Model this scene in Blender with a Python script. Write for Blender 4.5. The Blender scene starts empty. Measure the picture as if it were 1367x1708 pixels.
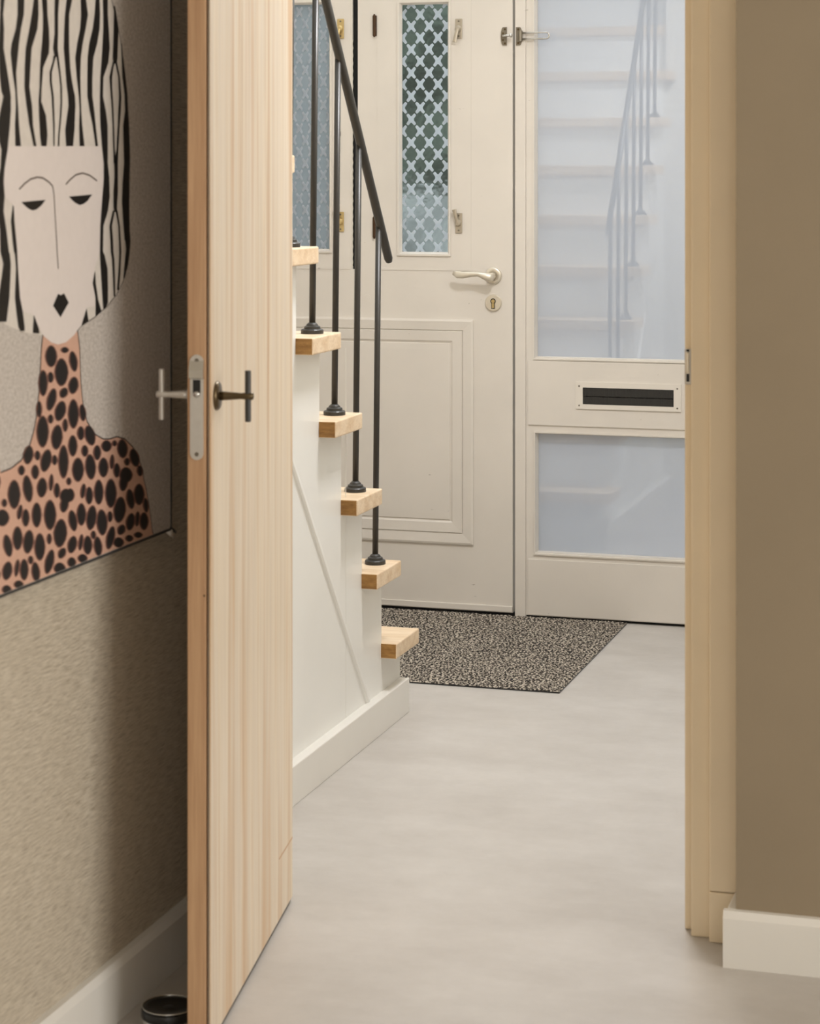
import bpy, bmesh, math, random
from mathutils import Vector, Matrix, geometry
random.seed(4)

# ------------------------------------------------------------------ camera
# House axes: X = along the front-door wall, Y = down the hall, Z = up (metres).
FPX, CX, HY, EYE = 3600.0, 683.5, 295.0, 1.35
TH = math.atan((1770.0 - CX) / FPX)
CT, ST = math.cos(TH), math.sin(TH)
scene = bpy.context.scene
cam = bpy.data.cameras.new('camera')
camo = bpy.data.objects.new('camera', cam)
scene.collection.objects.link(camo)
camo.location = (0, 0, EYE)
camo.rotation_euler = (math.radians(90), 0, TH)
cam.sensor_fit = 'HORIZONTAL'; cam.sensor_width = 24.0
cam.lens = 24.0 * FPX / 1367.0
cam.shift_y = -(854.0 - HY) / 1367.0
cam.clip_start = 0.05; cam.clip_end = 200
cam.dof.use_dof = True; cam.dof.focus_distance = 5.9; cam.dof.aperture_fstop = 8.0
scene.camera = camo

# ------------------------------------------------------------------ world, daylight, exposure
w = bpy.data.worlds.new('sky'); scene.world = w; w.use_nodes = True
w.node_tree.nodes['Background'].inputs['Color'].default_value = (0.87, 0.93, 1.0, 1)
w.node_tree.nodes['Background'].inputs['Strength'].default_value = 2.05

def area(name, loc, rot, sx, sy, power, col, spread=180):
    l = bpy.data.lights.new(name, 'AREA'); l.shape = 'RECTANGLE'; l.size = sx; l.size_y = sy
    l.energy = power; l.color = col; l.spread = math.radians(spread)
    o = bpy.data.objects.new(name, l); scene.collection.objects.link(o)
    o.location = loc; o.rotation_euler = rot
    return o
R = math.radians
# living-room window in the right-hand wall, stairwell roof light, transom above the front door
area('daylight_living_window', (2.43, 2.1, 1.35), (0, R(90), 0), 1.9, 2.3, 54, (1.0, 0.93, 0.84))
area('back_fill_light', (0.6, -1.97, 1.35), (R(90), 0, 0), 1.7, 1.7, 20, (1.0, 0.89, 0.73))  # added fill behind the camera, lifts the door edge, jamb and shaded wall
area('daylight_roof_light', (-2.05, 5.0, 4.45), (0, 0, 0), 0.8, 2.2, 5, (0.95, 0.98, 1.0))
area('daylight_transom', (-1.6, 6.41, 2.33), (R(-72), 0, 0), 1.7, 0.4, 14, (0.90, 0.96, 1.0))
area('hall_ceiling_lamp_glow', (-0.95, 4.75, 2.50), (0, 0, 0), 0.30, 0.30, 32, (0.98, 0.98, 1.0))

scene.view_settings.view_transform = 'Standard'
scene.view_settings.look = 'None'
scene.view_settings.exposure = -0.08
scene.view_settings.gamma = 1.0
scene.view_settings.use_curve_mapping = False

# ------------------------------------------------------------------ pixel -> place
def ray(px, py):
    r = (px - CX) / FPX
    return Vector((r * CT - ST, CT + r * ST, (HY - py) / FPX))
def on_floor(px, py, z=0.0):
    d = ray(px, py); t = (z - EYE) / d.z
    return Vector((d.x * t, d.y * t, z))
def on_v(px, py, v):                       # on a wall facing down the hall (Y = v)
    d = ray(px, py); t = v / d.y
    return Vector((d.x * t, v, EYE + d.z * t))
def on_u(px, py, u):                       # on a wall along the hall (X = u)
    d = ray(px, py); t = u / d.x
    return Vector((u, d.y * t, EYE + d.z * t))

# ------------------------------------------------------------------ materials
def lin(c):
    return tuple((x / 255 / 12.92) if x <= 10.3 else ((x / 255 + 0.055) / 1.055) ** 2.4 for x in c) + (1,)
def new_mat(name):
    m = bpy.data.materials.new(name); m.use_nodes = True
    nt = m.node_tree; return m, nt, nt.nodes['Principled BSDF']
def N(nt, kind, **kw):
    n = nt.nodes.new(kind)
    for k, v in kw.items():
        if k in n.inputs: n.inputs[k].default_value = v
        else: setattr(n, k, v)
    return n
def coords(nt, scale=(1, 1, 1)):
    tc = N(nt, 'ShaderNodeTexCoord'); mp = N(nt, 'ShaderNodeMapping'); mp.inputs['Scale'].default_value = scale
    nt.links.new(tc.outputs['Object'], mp.inputs['Vector']); return mp.outputs['Vector']
def noise(nt, vec, scale, detail=4, rough=0.55):
    n = N(nt, 'ShaderNodeTexNoise'); n.inputs['Scale'].default_value = scale
    n.inputs['Detail'].default_value = detail; n.inputs['Roughness'].default_value = rough
    nt.links.new(vec, n.inputs['Vector']); return n.outputs['Fac']
def ramp(nt, fac, stops):
    r = N(nt, 'ShaderNodeValToRGB'); e = r.color_ramp.elements
    while len(e) < len(stops): e.new(0.5)
    for i, (p, c) in enumerate(stops): e[i].position = p; e[i].color = c
    nt.links.new(fac, r.inputs['Fac']); return r.outputs['Color']
def bump(nt, b, fac, strength=0.2, dist=0.002):
    n = N(nt, 'ShaderNodeBump'); n.inputs['Strength'].default_value = strength; n.inputs['Distance'].default_value = dist
    nt.links.new(fac, n.inputs['Height']); nt.links.new(n.outputs['Normal'], b.inputs['Normal'])
def mixc(nt, fac, a, b, mode='MIX'):
    n = N(nt, 'ShaderNodeMix', data_type='RGBA', blend_type=mode)
    for s, v in ((n.inputs[0], fac), (n.inputs[6], a), (n.inputs[7], b)):
        if hasattr(v, 'links') or isinstance(v, bpy.types.NodeSocket): nt.links.new(v, s)
        else: s.default_value = v
    return n.outputs[2]

def paint(name, c, rough=0.45, var=0.04, scale=6, bstr=0.05, specks=None):
    m, nt, b = new_mat(name); v = coords(nt)
    f = noise(nt, v, scale, 3)
    c0 = lin(c); d = tuple(x * (1 - var * 2) for x in c0[:3]) + (1,)
    col = ramp(nt, f, [(0.3, d), (0.7, c0)])
    if specks:                              # small chips and scuffs
        s = noise(nt, coords(nt, specks[0]), specks[1], 5, 0.7)
        mk = ramp(nt, s, [(specks[2], (0, 0, 0, 1)), (specks[2] + 0.03, (1, 1, 1, 1))])
        col = mixc(nt, mk, col, lin(specks[3]))
    nt.links.new(col, b.inputs['Base Color']); b.inputs['Roughness'].default_value = rough
    bump(nt, b, noise(nt, v, 140, 2), bstr, 0.001)
    return m
def plain(name, c, rough=0.4, metal=0.0, var=0.08):
    m, nt, b = new_mat(name)
    c0 = lin(c); d = tuple(x * (1 - var) for x in c0[:3]) + (1,)
    nt.links.new(ramp(nt, noise(nt, coords(nt), 60, 3), [(0.3, d), (0.7, c0)]), b.inputs['Base Color'])
    b.inputs['Roughness'].default_value = rough; b.inputs['Metallic'].default_value = metal
    return m
def wood(name, stops, scale, rough=0.45, fine=5.0, knots=True):
    m, nt, b = new_mat(name)
    f = noise(nt, coords(nt, scale), 1.0, 4, 0.6)
    col = ramp(nt, f, stops)
    g = noise(nt, coords(nt, tuple(s * fine for s in scale)), 1.0, 3, 0.6)
    col = mixc(nt, 0.35, col, ramp(nt, g, [(0.3, (0.62, 0.55, 0.48, 1)), (0.65, (1, 1, 1, 1))]), 'MULTIPLY')
    nt.links.new(col, b.inputs['Base Color']); b.inputs['Roughness'].default_value = rough
    bump(nt, b, g, 0.12, 0.001)
    return m

M = {}
M['door_paint'] = paint('door_paint', (225, 218, 208), 0.38, 0.03, 5, 0.05, ((2, 2, 7), 9, 0.715, (120, 105, 88)))
M['white_paint'] = paint('white_paint', (240, 239, 234), 0.30, 0.02, 4, 0.04)
M['base_paint'] = paint('base_paint', (232, 229, 222), 0.35, 0.02, 5, 0.04, ((3, 3, 3), 8, 0.76, (130, 120, 105)))
M['frame_paint'] = paint('frame_paint', (236, 219, 190), 0.42, 0.03, 5, 0.06)
M['taupe_wall'] = paint('taupe_wall', (150, 135, 112), 0.75, 0.04, 3, 0.15)
M['letter_paint'] = paint('letter_paint', (228, 221, 210), 0.35, 0.02, 5, 0.03)
M['hall_wall'] = paint('hall_wall', (226, 220, 208), 0.7, 0.02, 3, 0.1)
M['ceiling'] = paint('ceiling', (232, 228, 220), 0.8, 0.02, 3, 0.1)
M['wood_face'] = wood('wood_face', [(0.30, lin((182, 136, 92))), (0.41, lin((208, 178, 142))), (0.52, lin((222, 208, 188))), (0.62, lin((222, 206, 182))), (0.72, lin((196, 158, 116)))], (12, 12, 0.42), 0.42)
M['wood_edge'] = wood('wood_edge', [(0.3, lin((178, 138, 102))), (0.7, lin((204, 166, 128)))], (60, 60, 2), 0.5)
M['tread_oak'] = wood('tread_oak', [(0.3, lin((220, 190, 152))), (0.6, lin((238, 216, 186))), (0.8, lin((228, 198, 160)))], (2.5, 30, 40), 0.4)
M['tread_end'] = wood('tread_end', [(0.3, lin((136, 94, 40))), (0.7, lin((182, 136, 72)))], (30, 12, 120), 0.5)
M['iron'] = plain('iron', (52, 50, 46), 0.38, 0.0)
M['chrome'] = plain('chrome', (205, 203, 198), 0.22, 0.95)
M['brushed'] = plain('brushed', (206, 202, 195), 0.36, 0.6)
M['guard_steel'] = plain('guard_steel', (134, 126, 112), 0.35, 0.75)
M['lever_metal'] = plain('lever_metal', (184, 174, 157), 0.35, 0.5)
M['nickel'] = plain('nickel', (226, 218, 202), 0.30, 0.55)
M['bronze'] = plain('bronze', (96, 82, 60), 0.30, 0.85)
M['black'] = plain('black', (16, 15, 14), 0.35)
M['black_gloss'] = plain('black_gloss', (12, 12, 13), 0.12)
M['black_gap'] = plain('black_gap', (10, 9, 8), 0.8)
M['brass'] = plain('brass', (206, 182, 128), 0.35, 0.6)
M['brown_metal'] = plain('brown_metal', (74, 50, 30), 0.45, 0.5)
M['screw'] = plain('screw', (120, 112, 100), 0.4, 0.6)
M['brush'] = plain('brush', (46, 44, 40), 0.7)
M['canvas_edge'] = plain('canvas_edge', (62, 60, 58), 0.7)
M['print_white'] = plain('print_white', (222, 214, 204), 0.6)
M['print_face'] = plain('print_face', (228, 218, 212), 0.6, 0, 0.03)
M['print_black'] = plain('print_black', (20, 18, 17), 0.55)
M['print_line'] = plain('print_line', (104, 92, 84), 0.6)
M['print_pink'] = plain('print_pink', (214, 172, 150), 0.6)
M['print_spot'] = plain('print_spot', (34, 30, 30), 0.6)
M['print_halo'] = plain('print_halo', (120, 84, 74), 0.6)
M['hedge'] = paint('hedge', (112, 122, 106), 0.9, 0.46, 5, 0.3)
M['paving'] = plain('paving', (168, 164, 156), 0.9)
M['garden_wall'] = paint('garden_wall', (190, 190, 186), 0.9, 0.40, 6, 0.3)
M['lamp_body'] = plain('lamp_body', (235, 232, 226), 0.4)

def make_floor():
    m, nt, b = new_mat('poured_floor')
    v = coords(nt); v2 = coords(nt, (1.0, 1.5, 1))
    f1 = noise(nt, v2, 3.2, 7, 0.68); f2 = noise(nt, v, 9, 6, 0.7); f3 = noise(nt, v, 260, 2)
    c = ramp(nt, f1, [(0.3, lin((184, 178, 171))), (0.7, lin((200, 195, 189)))])
    c = mixc(nt, 0.35, c, ramp(nt, f2, [(0.3, (0.86, 0.85, 0.83, 1)), (0.7, (1, 1, 1, 1))]), 'MULTIPLY')
    nt.links.new(c, b.inputs['Base Color'])
    nt.links.new(ramp(nt, f2, [(0.3, (0.44,) * 3 + (1,)), (0.7, (0.34,) * 3 + (1,))]), b.inputs['Roughness'])
    b.inputs['Specular IOR Level'].default_value = 0.4
    bump(nt, b, f3, 0.06, 0.0006)
    return m
M['floor'] = make_floor()
def make_wallpaper():
    m, nt, b = new_mat('woven_wallpaper')
    f1 = noise(nt, coords(nt, (1, 15, 230)), 2.0, 5, 0.7); f2 = noise(nt, coords(nt), 5, 3)
    c = ramp(nt, f1, [(0.3, lin((150, 138, 120))), (0.50, lin((196, 185, 167))), (0.72, lin((220, 210, 192)))])
    c = mixc(nt, 0.4, c, ramp(nt, f2, [(0.3, (0.88, 0.87, 0.83, 1)), (0.7, (1, 1, 1, 1))]), 'MULTIPLY')
    nt.links.new(c, b.inputs['Base Color']); b.inputs['Roughness'].default_value = 0.55
    bump(nt, b, f1, 0.35, 0.002)
    return m
M['wallpaper'] = make_wallpaper()
def make_felt():
    m, nt, b = new_mat('print_background')
    f = noise(nt, coords(nt, (1, 1, 1.6)), 130, 3, 0.6)
    nt.links.new(ramp(nt, f, [(0.3, lin((176, 167, 158))), (0.65, lin((206, 198, 190)))]), b.inputs['Base Color'])
    b.inputs['Roughness'].default_value = 0.6
    return m
M['print_bg'] = make_felt()
def make_mat_mat():
    m, nt, b = new_mat('doormat_pile')
    f = noise(nt, coords(nt, (1, 0.75, 1)), 165, 2, 0.5); g = noise(nt, coords(nt), 14, 2)
    c = ramp(nt, f, [(0.42, lin((24, 21, 18))), (0.49, lin((84, 75, 65))), (0.58, lin((190, 180, 165)))])
    c = mixc(nt, 0.4, c, ramp(nt, g, [(0.3, (0.75, 0.74, 0.72, 1)), (0.7, (1, 1, 1, 1))]), 'MULTIPLY')
    nt.links.new(c, b.inputs['Base Color']); b.inputs['Roughness'].default_value = 0.95
    return m
M['doormat'] = make_mat_mat()
def make_frosted(name, col, gloss, trans=0.6):
    m, nt, b = new_mat(name); nt.nodes.remove(b); out = nt.nodes['Material Output']
    t = N(nt, 'ShaderNodeBsdfTranslucent'); d = N(nt, 'ShaderNodeBsdfDiffuse'); g = N(nt, 'ShaderNodeBsdfGlossy')
    f = noise(nt, coords(nt), 3, 2)
    c = ramp(nt, f, [(0.3, tuple(x * 0.97 for x in col[:3]) + (1,)), (0.7, col)])
    nt.links.new(c, t.inputs['Color']); nt.links.new(c, d.inputs['Color'])
    g.inputs['Color'].default_value = (0.92, 0.96, 1, 1); g.inputs['Roughness'].default_value = 0.015
    m1 = N(nt, 'ShaderNodeMixShader'); m1.inputs[0].default_value = 1 - trans
    nt.links.new(t.outputs[0], m1.inputs[1]); nt.links.new(d.outputs[0], m1.inputs[2])
    m2 = N(nt, 'ShaderNodeMixShader'); m2.inputs[0].default_value = gloss
    nt.links.new(m1.outputs[0], m2.inputs[1]); nt.links.new(g.outputs[0], m2.inputs[2])
    nt.links.new(m2.outputs[0], out.inputs['Surface'])
    return m
M['frosted'] = make_frosted('frosted_glass', (0.72, 0.75, 0.80, 1), 0.18)
M['relief'] = make_frosted('relief_glass', (0.96, 0.97, 1.0, 1), 0.05, 0.90)
M['milky'] = make_frosted('milky_glass', (0.48, 0.54, 0.57, 1), 0.05, 0.7)
def make_clear():
    m, nt, b = new_mat('figured_glass')
    b.inputs['Base Color'].default_value = (0.80, 0.90, 0.90, 1); b.inputs['Transmission Weight'].default_value = 1.0
    b.inputs['Roughness'].default_value = 0.16; b.inputs['IOR'].default_value = 1.3
    bump(nt, b, noise(nt, coords(nt), 45, 1), 0.5, 0.004)
    return m
M['figured'] = make_clear()

# ------------------------------------------------------------------ mesh helpers
COL = scene.collection
ROOT = {}
def empty(name, loc):
    o = bpy.data.objects.new(name, None); COL.objects.link(o); o.location = loc
    o.empty_display_size = 0.1; ROOT[o] = Vector(loc); return o
def mk(name, bm, mat, parent=None, smooth=False, loc=None):
    """bm in house coordinates -> one object, origin at its root's base."""
    base = ROOT[parent] if parent else Vector(loc if loc else (0, 0, 0))
    bmesh.ops.translate(bm, verts=bm.verts, vec=-base)
    bmesh.ops.recalc_face_normals(bm, faces=bm.faces)
    me = bpy.data.meshes.new(name); bm.to_mesh(me); bm.free()
    for mm in (mat if isinstance(mat, (list, tuple)) else [mat]): me.materials.append(M[mm])
    o = bpy.data.objects.new(name, me); COL.objects.link(o)
    if parent: o.parent = parent; o.location = (0, 0, 0)
    else: o.location = base
    ROOT[o] = base
    if smooth:
        for p in me.polygons: p.use_smooth = True
    return o
def tag(o, label=None, cat=None, group=None, kind=None):
    if label: o['label'] = label
    if cat: o['category'] = cat
    if group: o['group'] = group
    if kind: o['kind'] = kind
    return o
def box(u, v, z, bev=0.0, bm=None, seg=2):
    t = bmesh.new()
    vs = [t.verts.new((a, b, c)) for a in u for b in v for c in z]
    for f in ((0, 1, 3, 2), (4, 6, 7, 5), (0, 4, 5, 1), (2, 3, 7, 6), (0, 2, 6, 4), (1, 5, 7, 3)):
        t.faces.new([vs[i] for i in f])
    if bev: bmesh.ops.bevel(t, geom=t.edges[:], offset=bev, segments=seg, profile=0.6, affect='EDGES')
    return join(bm, t)
def join(bm, t):
    if bm is None: return t
    me = bpy.data.meshes.new('t'); t.to_mesh(me); t.free(); bm.from_mesh(me); bpy.data.meshes.remove(me)
    return bm
def tube(pts, r, seg=12, bm=None, caps=True):
    t = bmesh.new(); rings = []
    pts = [Vector(p) for p in pts]
    rr = r if isinstance(r, (list, tuple)) else [r] * len(pts)
    prev = None
    for i, p in enumerate(pts):
        a = pts[max(i - 1, 0)]; b = pts[min(i + 1, len(pts) - 1)]
        d = (b - a).normalized()
        ref = prev if prev else (Vector((0, 0, 1)) if abs(d.z) < 0.9 else Vector((1, 0, 0)))
        x = (ref - d * ref.dot(d)).normalized(); y = d.cross(x); prev = x
        rad = rr[i] if isinstance(rr[i], (list, tuple)) else (rr[i], rr[i])
        rings.append([t.verts.new(p + x * math.cos(2 * math.pi * k / seg) * rad[0] + y * math.sin(2 * math.pi * k / seg) * rad[1]) for k in range(seg)])
    for i in range(len(rings) - 1):
        for k in range(seg):
            t.faces.new((rings[i][k], rings[i][(k + 1) % seg], rings[i + 1][(k + 1) % seg], rings[i + 1][k]))
    if caps: t.faces.new(rings[0][::-1]); t.faces.new(rings[-1])
    return join(bm, t)
def lathe(c, axis, prof, seg=24, bm=None):
    """prof: list of (distance along axis, radius)."""
    a = Vector(axis).normalized(); c = Vector(c)
    x = (Vector((0, 0, 1)) if abs(a.z) < 0.9 else Vector((1, 0, 0))); x = (x - a * x.dot(a)).normalized(); y = a.cross(x)
    t = bmesh.new(); rings = []
    for d, r in prof:
        if r <= 1e-6: rings.append([t.verts.new(c + a * d)])
        else: rings.append([t.verts.new(c + a * d + (x * math.cos(2 * math.pi * k / seg) + y * math.sin(2 * math.pi * k / seg)) * r) for k in range(seg)])
    for A, B in zip(rings, rings[1:]):
        for k in range(seg):
            k2 = (k + 1) % seg
            if len(A) == 1 and len(B) == 1: continue
            if len(A) == 1: t.faces.new((A[0], B[k], B[k2]))
            elif len(B) == 1: t.faces.new((A[k], A[k2], B[0]))
            else: t.faces.new((A[k], A[k2], B[k2], B[k]))
    if len(rings[0]) > 1: t.faces.new(rings[0][::-1])
    if len(rings[-1]) > 1: t.faces.new(rings[-1])
    return join(bm, t)
def prism(outline, fn, d0, d1, bm=None):
    """outline: 2-D points; fn(a, b, d) -> 3-D."""
    t = bmesh.new()
    A = [t.verts.new(fn(a, b, d0)) for a, b in outline]; B = [t.verts.new(fn(a, b, d1)) for a, b in outline]
    n = len(A)
    for i in range(n): t.faces.new((A[i], A[(i + 1) % n], B[(i + 1) % n], B[i]))
    f1 = t.faces.new(A[::-1]); f2 = t.faces.new(B); f1.normal_update(); f2.normal_update()
    bmesh.ops.triangulate(t, faces=[f1, f2])
    return join(bm, t)
def slab(u, z, v, holes, bm=None, fn=None):
    """Board in the U-Z plane with rectangular holes (u0,u1,z0,z1) right through."""
    fn = fn or (lambda a, b, d: (a, d, b))
    us = sorted(set([u[0], u[1]] + [h for q in holes for h in q[:2] if u[0] < h < u[1]]))
    zs = sorted(set([z[0], z[1]] + [h for q in holes for h in q[2:] if z[0] < h < z[1]]))
    t = bmesh.new(); vd = {}
    def V(i, j, k):
        if (i, j, k) not in vd: vd[(i, j, k)] = t.verts.new(fn(us[i], zs[j], v[k]))
        return vd[(i, j, k)]
    solid = {}
    for i in range(len(us) - 1):
        for j in range(len(zs) - 1):
            cu, cz = (us[i] + us[i + 1]) / 2, (zs[j] + zs[j + 1]) / 2
            solid[(i, j)] = not any(h[0] < cu < h[1] and h[2] < cz < h[3] for h in holes)
    for (i, j), s in solid.items():
        if not s: continue
        for k in (0, 1): t.faces.new((V(i, j, k), V(i + 1, j, k), V(i + 1, j + 1, k), V(i, j + 1, k)))
        for di, dj, e in ((-1, 0, ((0, 0), (0, 1))), (1, 0, ((1, 0), (1, 1))), (0, -1, ((0, 0), (1, 0))), (0, 1, ((0, 1), (1, 1)))):
            if not solid.get((i + di, j + dj), False):
                (a, b), (c, d) = e
                t.faces.new((V(i + a, j + b, 0), V(i + c, j + d, 0), V(i + c, j + d, 1), V(i + a, j + b, 1)))
    return join(bm, t)
def ring_profile(u, z, prof, v0, bm=None):
    """Nested rectangles: prof = (inset, proud) pairs, proud towards the room (-Y); closes the middle."""
    t = bmesh.new(); loops = []
    for ins, pr in prof:
        loops.append([t.verts.new((a, v0 - pr, b)) for a, b in ((u[0] + ins, z[0] + ins), (u[1] - ins, z[0] + ins), (u[1] - ins, z[1] - ins), (u[0] + ins, z[1] - ins))])
    for A, B in zip(loops, loops[1:]):
        for k in range(4): t.faces.new((A[k], A[(k + 1) % 4], B[(k + 1) % 4], B[k]))
    t.faces.new(loops[-1])
    return join(bm, t)
def bead(u, z, wdt, v0, v1, bm=None):
    """Glazing bead: mitred frame inside the rectangle, sloping from v0 (outer) back to v1 at the glass."""
    t = bmesh.new()
    O = [(u[0], z[0]), (u[1], z[0]), (u[1], z[1]), (u[0], z[1])]
    I = [(u[0] + wdt, z[0] + wdt), (u[1] - wdt, z[0] + wdt), (u[1] - wdt, z[1] - wdt), (u[0] + wdt, z[1] - wdt)]
    h = [(a + (c - a) * 0.5, b + (d - b) * 0.5) for (a, b), (c, d) in zip(O, I)]
    L = [[t.verts.new((a, vv, b)) for a, b in P] for P, vv in ((O, v1), (O, v0), (h, v0), (I, v0 + (v1 - v0) * 0.6), (I, v1))]
    for A, B in zip(L, L[1:]):
        for k in range(4): t.faces.new((A[k], A[(k + 1) % 4], B[(k + 1) % 4], B[k]))
    return join(bm, t)

# ------------------------------------------------------------------ the setting
VD = 6.43                      # room-side face of the front door wall
UW = -1.46                     # patterned wall on the left of the living room
VP = 3.70                      # living-room face of the partition with the oak door
US = -1.60                     # white side of the staircase
XR, XL, VB = 2.45, -2.60, -2.0

tag(mk('floor', box((XL - .1, XR + .1), (VB - .1, VD + .12), (-.08, 0)), 'floor'), 'pale grey-beige poured floor running from the room into the hall', 'floor', kind='structure')
b = box((UW - .1, XR + .1), (VB - .1, 3.87), (2.6, 2.68)); box((US, -.5), (3.87, VD + .12), (2.6, 2.68), bm=b)
tag(mk('ceiling', b, 'ceiling'), 'plain white ceiling over the room and the hall', 'ceiling', kind='structure')
tag(mk('wall_left', box((UW - .06, UW), (VB - .1, 3.87), (0, 2.6)), 'wallpaper'), 'woven taupe wallpapered wall behind the portrait panel', 'wall', kind='structure')
fu = lambda a, b, d: (d, a, b)
tag(mk('wall_right', slab((VB - .1, VP), (0, 2.6), (XR, XR + .1), [(.90, 3.30, .38, 2.32)], fn=fu), 'hall_wall'), 'white living room wall with the window opening', 'wall', kind='structure')
tag(mk('wall_back', slab((UW, XR), (0, 2.6), (VB - .1, VB), [(-.25, 1.45, .5, 2.2)]), 'hall_wall'), 'white wall closing the living room opposite the oak door', 'wall', kind='structure')
u_edge = on_v(1227, 900, VP).x
b = box((u_edge, XR), (VP, 3.84), (0, 2.6)); box((UW, u_edge), (VP, 3.84), (2.12, 2.6), bm=b)
tag(mk('wall_partition', b, 'taupe_wall'), 'smooth taupe wall beside the cream door frame', 'wall', kind='structure')
b = box((-.60, -.50), (3.84, VD), (0, 2.6))
tag(mk('wall_hall_right', b, 'hall_wall'), 'white hall wall between oak door frame and sidelight', 'wall', kind='structure')
tag(mk('wall_hall_left', box((XL - .1, XL), (3.2, VD + .12), (0, 4.5)), 'hall_wall'), 'white wall on the far side of the staircase', 'wall', kind='structure')
b = slab((XL, -.5), (0, 4.5), (VD + .005, VD + .12), [(XL + .04, -.66, 0, 2.56)])
tag(mk('wall_front', b, 'hall_wall'), 'white wall around the front door and sidelight', 'wall', kind='structure')
b = box((US, US + .06), (3.87, VD), (2.6, 4.5)); box((XL, US), (3.1, 3.2), (2.6, 4.5), bm=b)
tag(mk('wall_stairwell', b, 'hall_wall'), 'white walls of the stairwell above the hall ceiling', 'wall', kind='structure')

tag(mk('wall_hall_back', box((XL, UW - .06), (3.1, 3.2), (0, 2.6)), 'hall_wall'), 'white wall closing the space beneath the upper stairs', 'wall', kind='structure')
tag(mk('wall_hall_stub', box((US, UW - .06), (3.80, 3.87), (0, 2.6)), 'hall_wall'), 'narrow white wall strip between oak door frame and stairs', 'wall', kind='structure')

# living-room window (frame in the opening of the right-hand wall)
b = slab((.90, 3.30), (.38, 2.32), (XR + .02, XR + .07), [(.97, 2.06, .45, 2.25), (2.14, 3.23, .45, 2.25)], fn=fu)
wn = mk('window_2', b, 'frame_paint'); tag(wn, 'cream framed living room window with two tall lights', 'window', kind='structure')

wn = mk('fill_window', slab((-.25, 1.45), (.5, 2.2), (VB - .08, VB - .04), [(-.18, .56, .57, 2.13), (.64, 1.38, .57, 2.13)]), 'frame_paint'); tag(wn, 'cream frame of an added fill-light window facing the oak door', 'window', kind='structure')  # unseen window, added to go with the fill light behind the camera

# skirting boards
def skirting(name, outline, fn, d0, d1, mat='base_paint'):
    return mk(name, prism(outline, fn, d0, d1), mat)
t, h = .018, .096
pv = lambda s, u0: (lambda a, b, d: (u0 + s * a, d, b))
prof = [(0, 0), (t, 0), (t, h - .012), (t - .006, h), (0, h)]
tag(skirting('baseboard_left', prof, pv(1, UW), VB, VP + .0), 'white skirting board along the woven wallpapered wall', 'baseboard', kind='structure')
ub = on_v(1205, 1600, VP - t).x
pr = lambda a, b, d: (d, VP - a, b)
bb = prism(prof, pr, ub, XR); prism(prof, lambda a, b, d: (u_edge - a * (u_edge - ub) / t, d, b), VP - t * .0, 3.79, bm=bb)
tag(mk('baseboard_right', bb, 'base_paint'), 'white skirting board below the taupe wall, turning the corner', 'baseboard', kind='structure')
bb = box((US - .001, -1.575), (3.87, 5.215), (0, .086), 0.0025)
tag(mk('baseboard_stair', bb, 'base_paint'), 'white skirting board at the foot of the staircase panelling', 'baseboard', kind='structure')

# door frame of the oak door: three stepped faces on the right, a slim jamb hidden on the left
tr = empty('trim_1', (-.59, 3.80, 0)); tag(tr, 'cream painted stepped door frame beside the taupe wall', 'door frame', kind='structure')
uA, uB, uC = on_v(1143, 900, 3.862).x, on_v(1152.5, 900, 3.822).x, on_v(1182, 900, 3.797).x
mk('frame_stop', box((uA, u_edge), (3.850, 3.93), (0, 2.10), .004), 'frame_paint', tr)
mk('frame_jamb', box((uB, u_edge), (3.816, 3.852), (0, 2.10), .004), 'frame_paint', tr)
mk('frame_face', box((uC, u_edge + .0), (3.797, 3.818), (.09, 2.10), .003), 'frame_paint', tr)
mk('plinth_block', box((uC, u_edge + .0), (3.796, 3.818), (0, .089), .003), 'frame_paint', tr)
mk('frame_head', box((UW, u_edge), (3.80, 3.86), (2.06, 2.12), .004), 'frame_paint', tr)
mk('frame_jamb', box((UW, -1.415), (3.80, 3.86), (0, 2.06), .004), 'frame_paint', tr)
p = on_v(1147, 602, 3.85)
st = mk('strike_plate', box((p.x - .006, p.x + .008), (3.846, 3.8505), (p.z - .042, p.z + .022), .002), 'brushed', tr)
mk('strike_lip', box((p.x - .003, p.x + .003), (3.838, 3.848), (p.z - .022, p.z + .016), .002), 'nickel', st)
mk('strike_hole', box((p.x - .002, p.x + .003), (3.8440, 3.8462), (p.z - .037, p.z - .023), .001), 'black', st)
mk('strike_hole', box((p.x - .002, p.x + .003), (3.8440, 3.8462), (p.z + .017, p.z + .021), .0005), 'black', st)

# ------------------------------------------------------------------ front door (door_1)
fd = empty('door_1', (-2.05, VD + .02, 0)); tag(fd, 'cream panelled front door with two figured glass panes', 'door', kind='structure')
X = lambda px, v=VD: on_v(px, 500, v).x
Z = lambda px, py, v=VD: on_v(px, py, v).z
uR = X(854.5); uL = -2.54
rp = (X(664), X(751), Z(700, 423.5), Z(700, 1))          # right pane opening
lp = (X(468), X(553), Z(520, 418), Z(520, 1))            # left pane opening
gp = (X(587.5), X(596.5), Z(592, 449), 2.0)              # open joint between the two sashes
mk('door_leaf', slab((uL, uR), (.012, 2.05), (VD, VD + .042), [rp, lp, (gp[0], gp[1], gp[2], 1.99)]), 'door_paint', fd)
mk('joint_backing', box((gp[0] - .004, gp[1] + .004), (VD + .009, VD + .04), (gp[2] - .004, 1.995)), 'black_gap', fd)
mk('draught_strip', prism([(gp[0] + .0005 + .002 * (k % 2), gp[2] + .01 + k * .012) for k in range(60)] + [(gp[0] - .0005, gp[2] + .01 + 59 * .012), (gp[0] - .0005, gp[2] + .01)], lambda a, b, d: (a, d, b), VD + .0015, VD + .012), 'chrome', fd)
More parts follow.
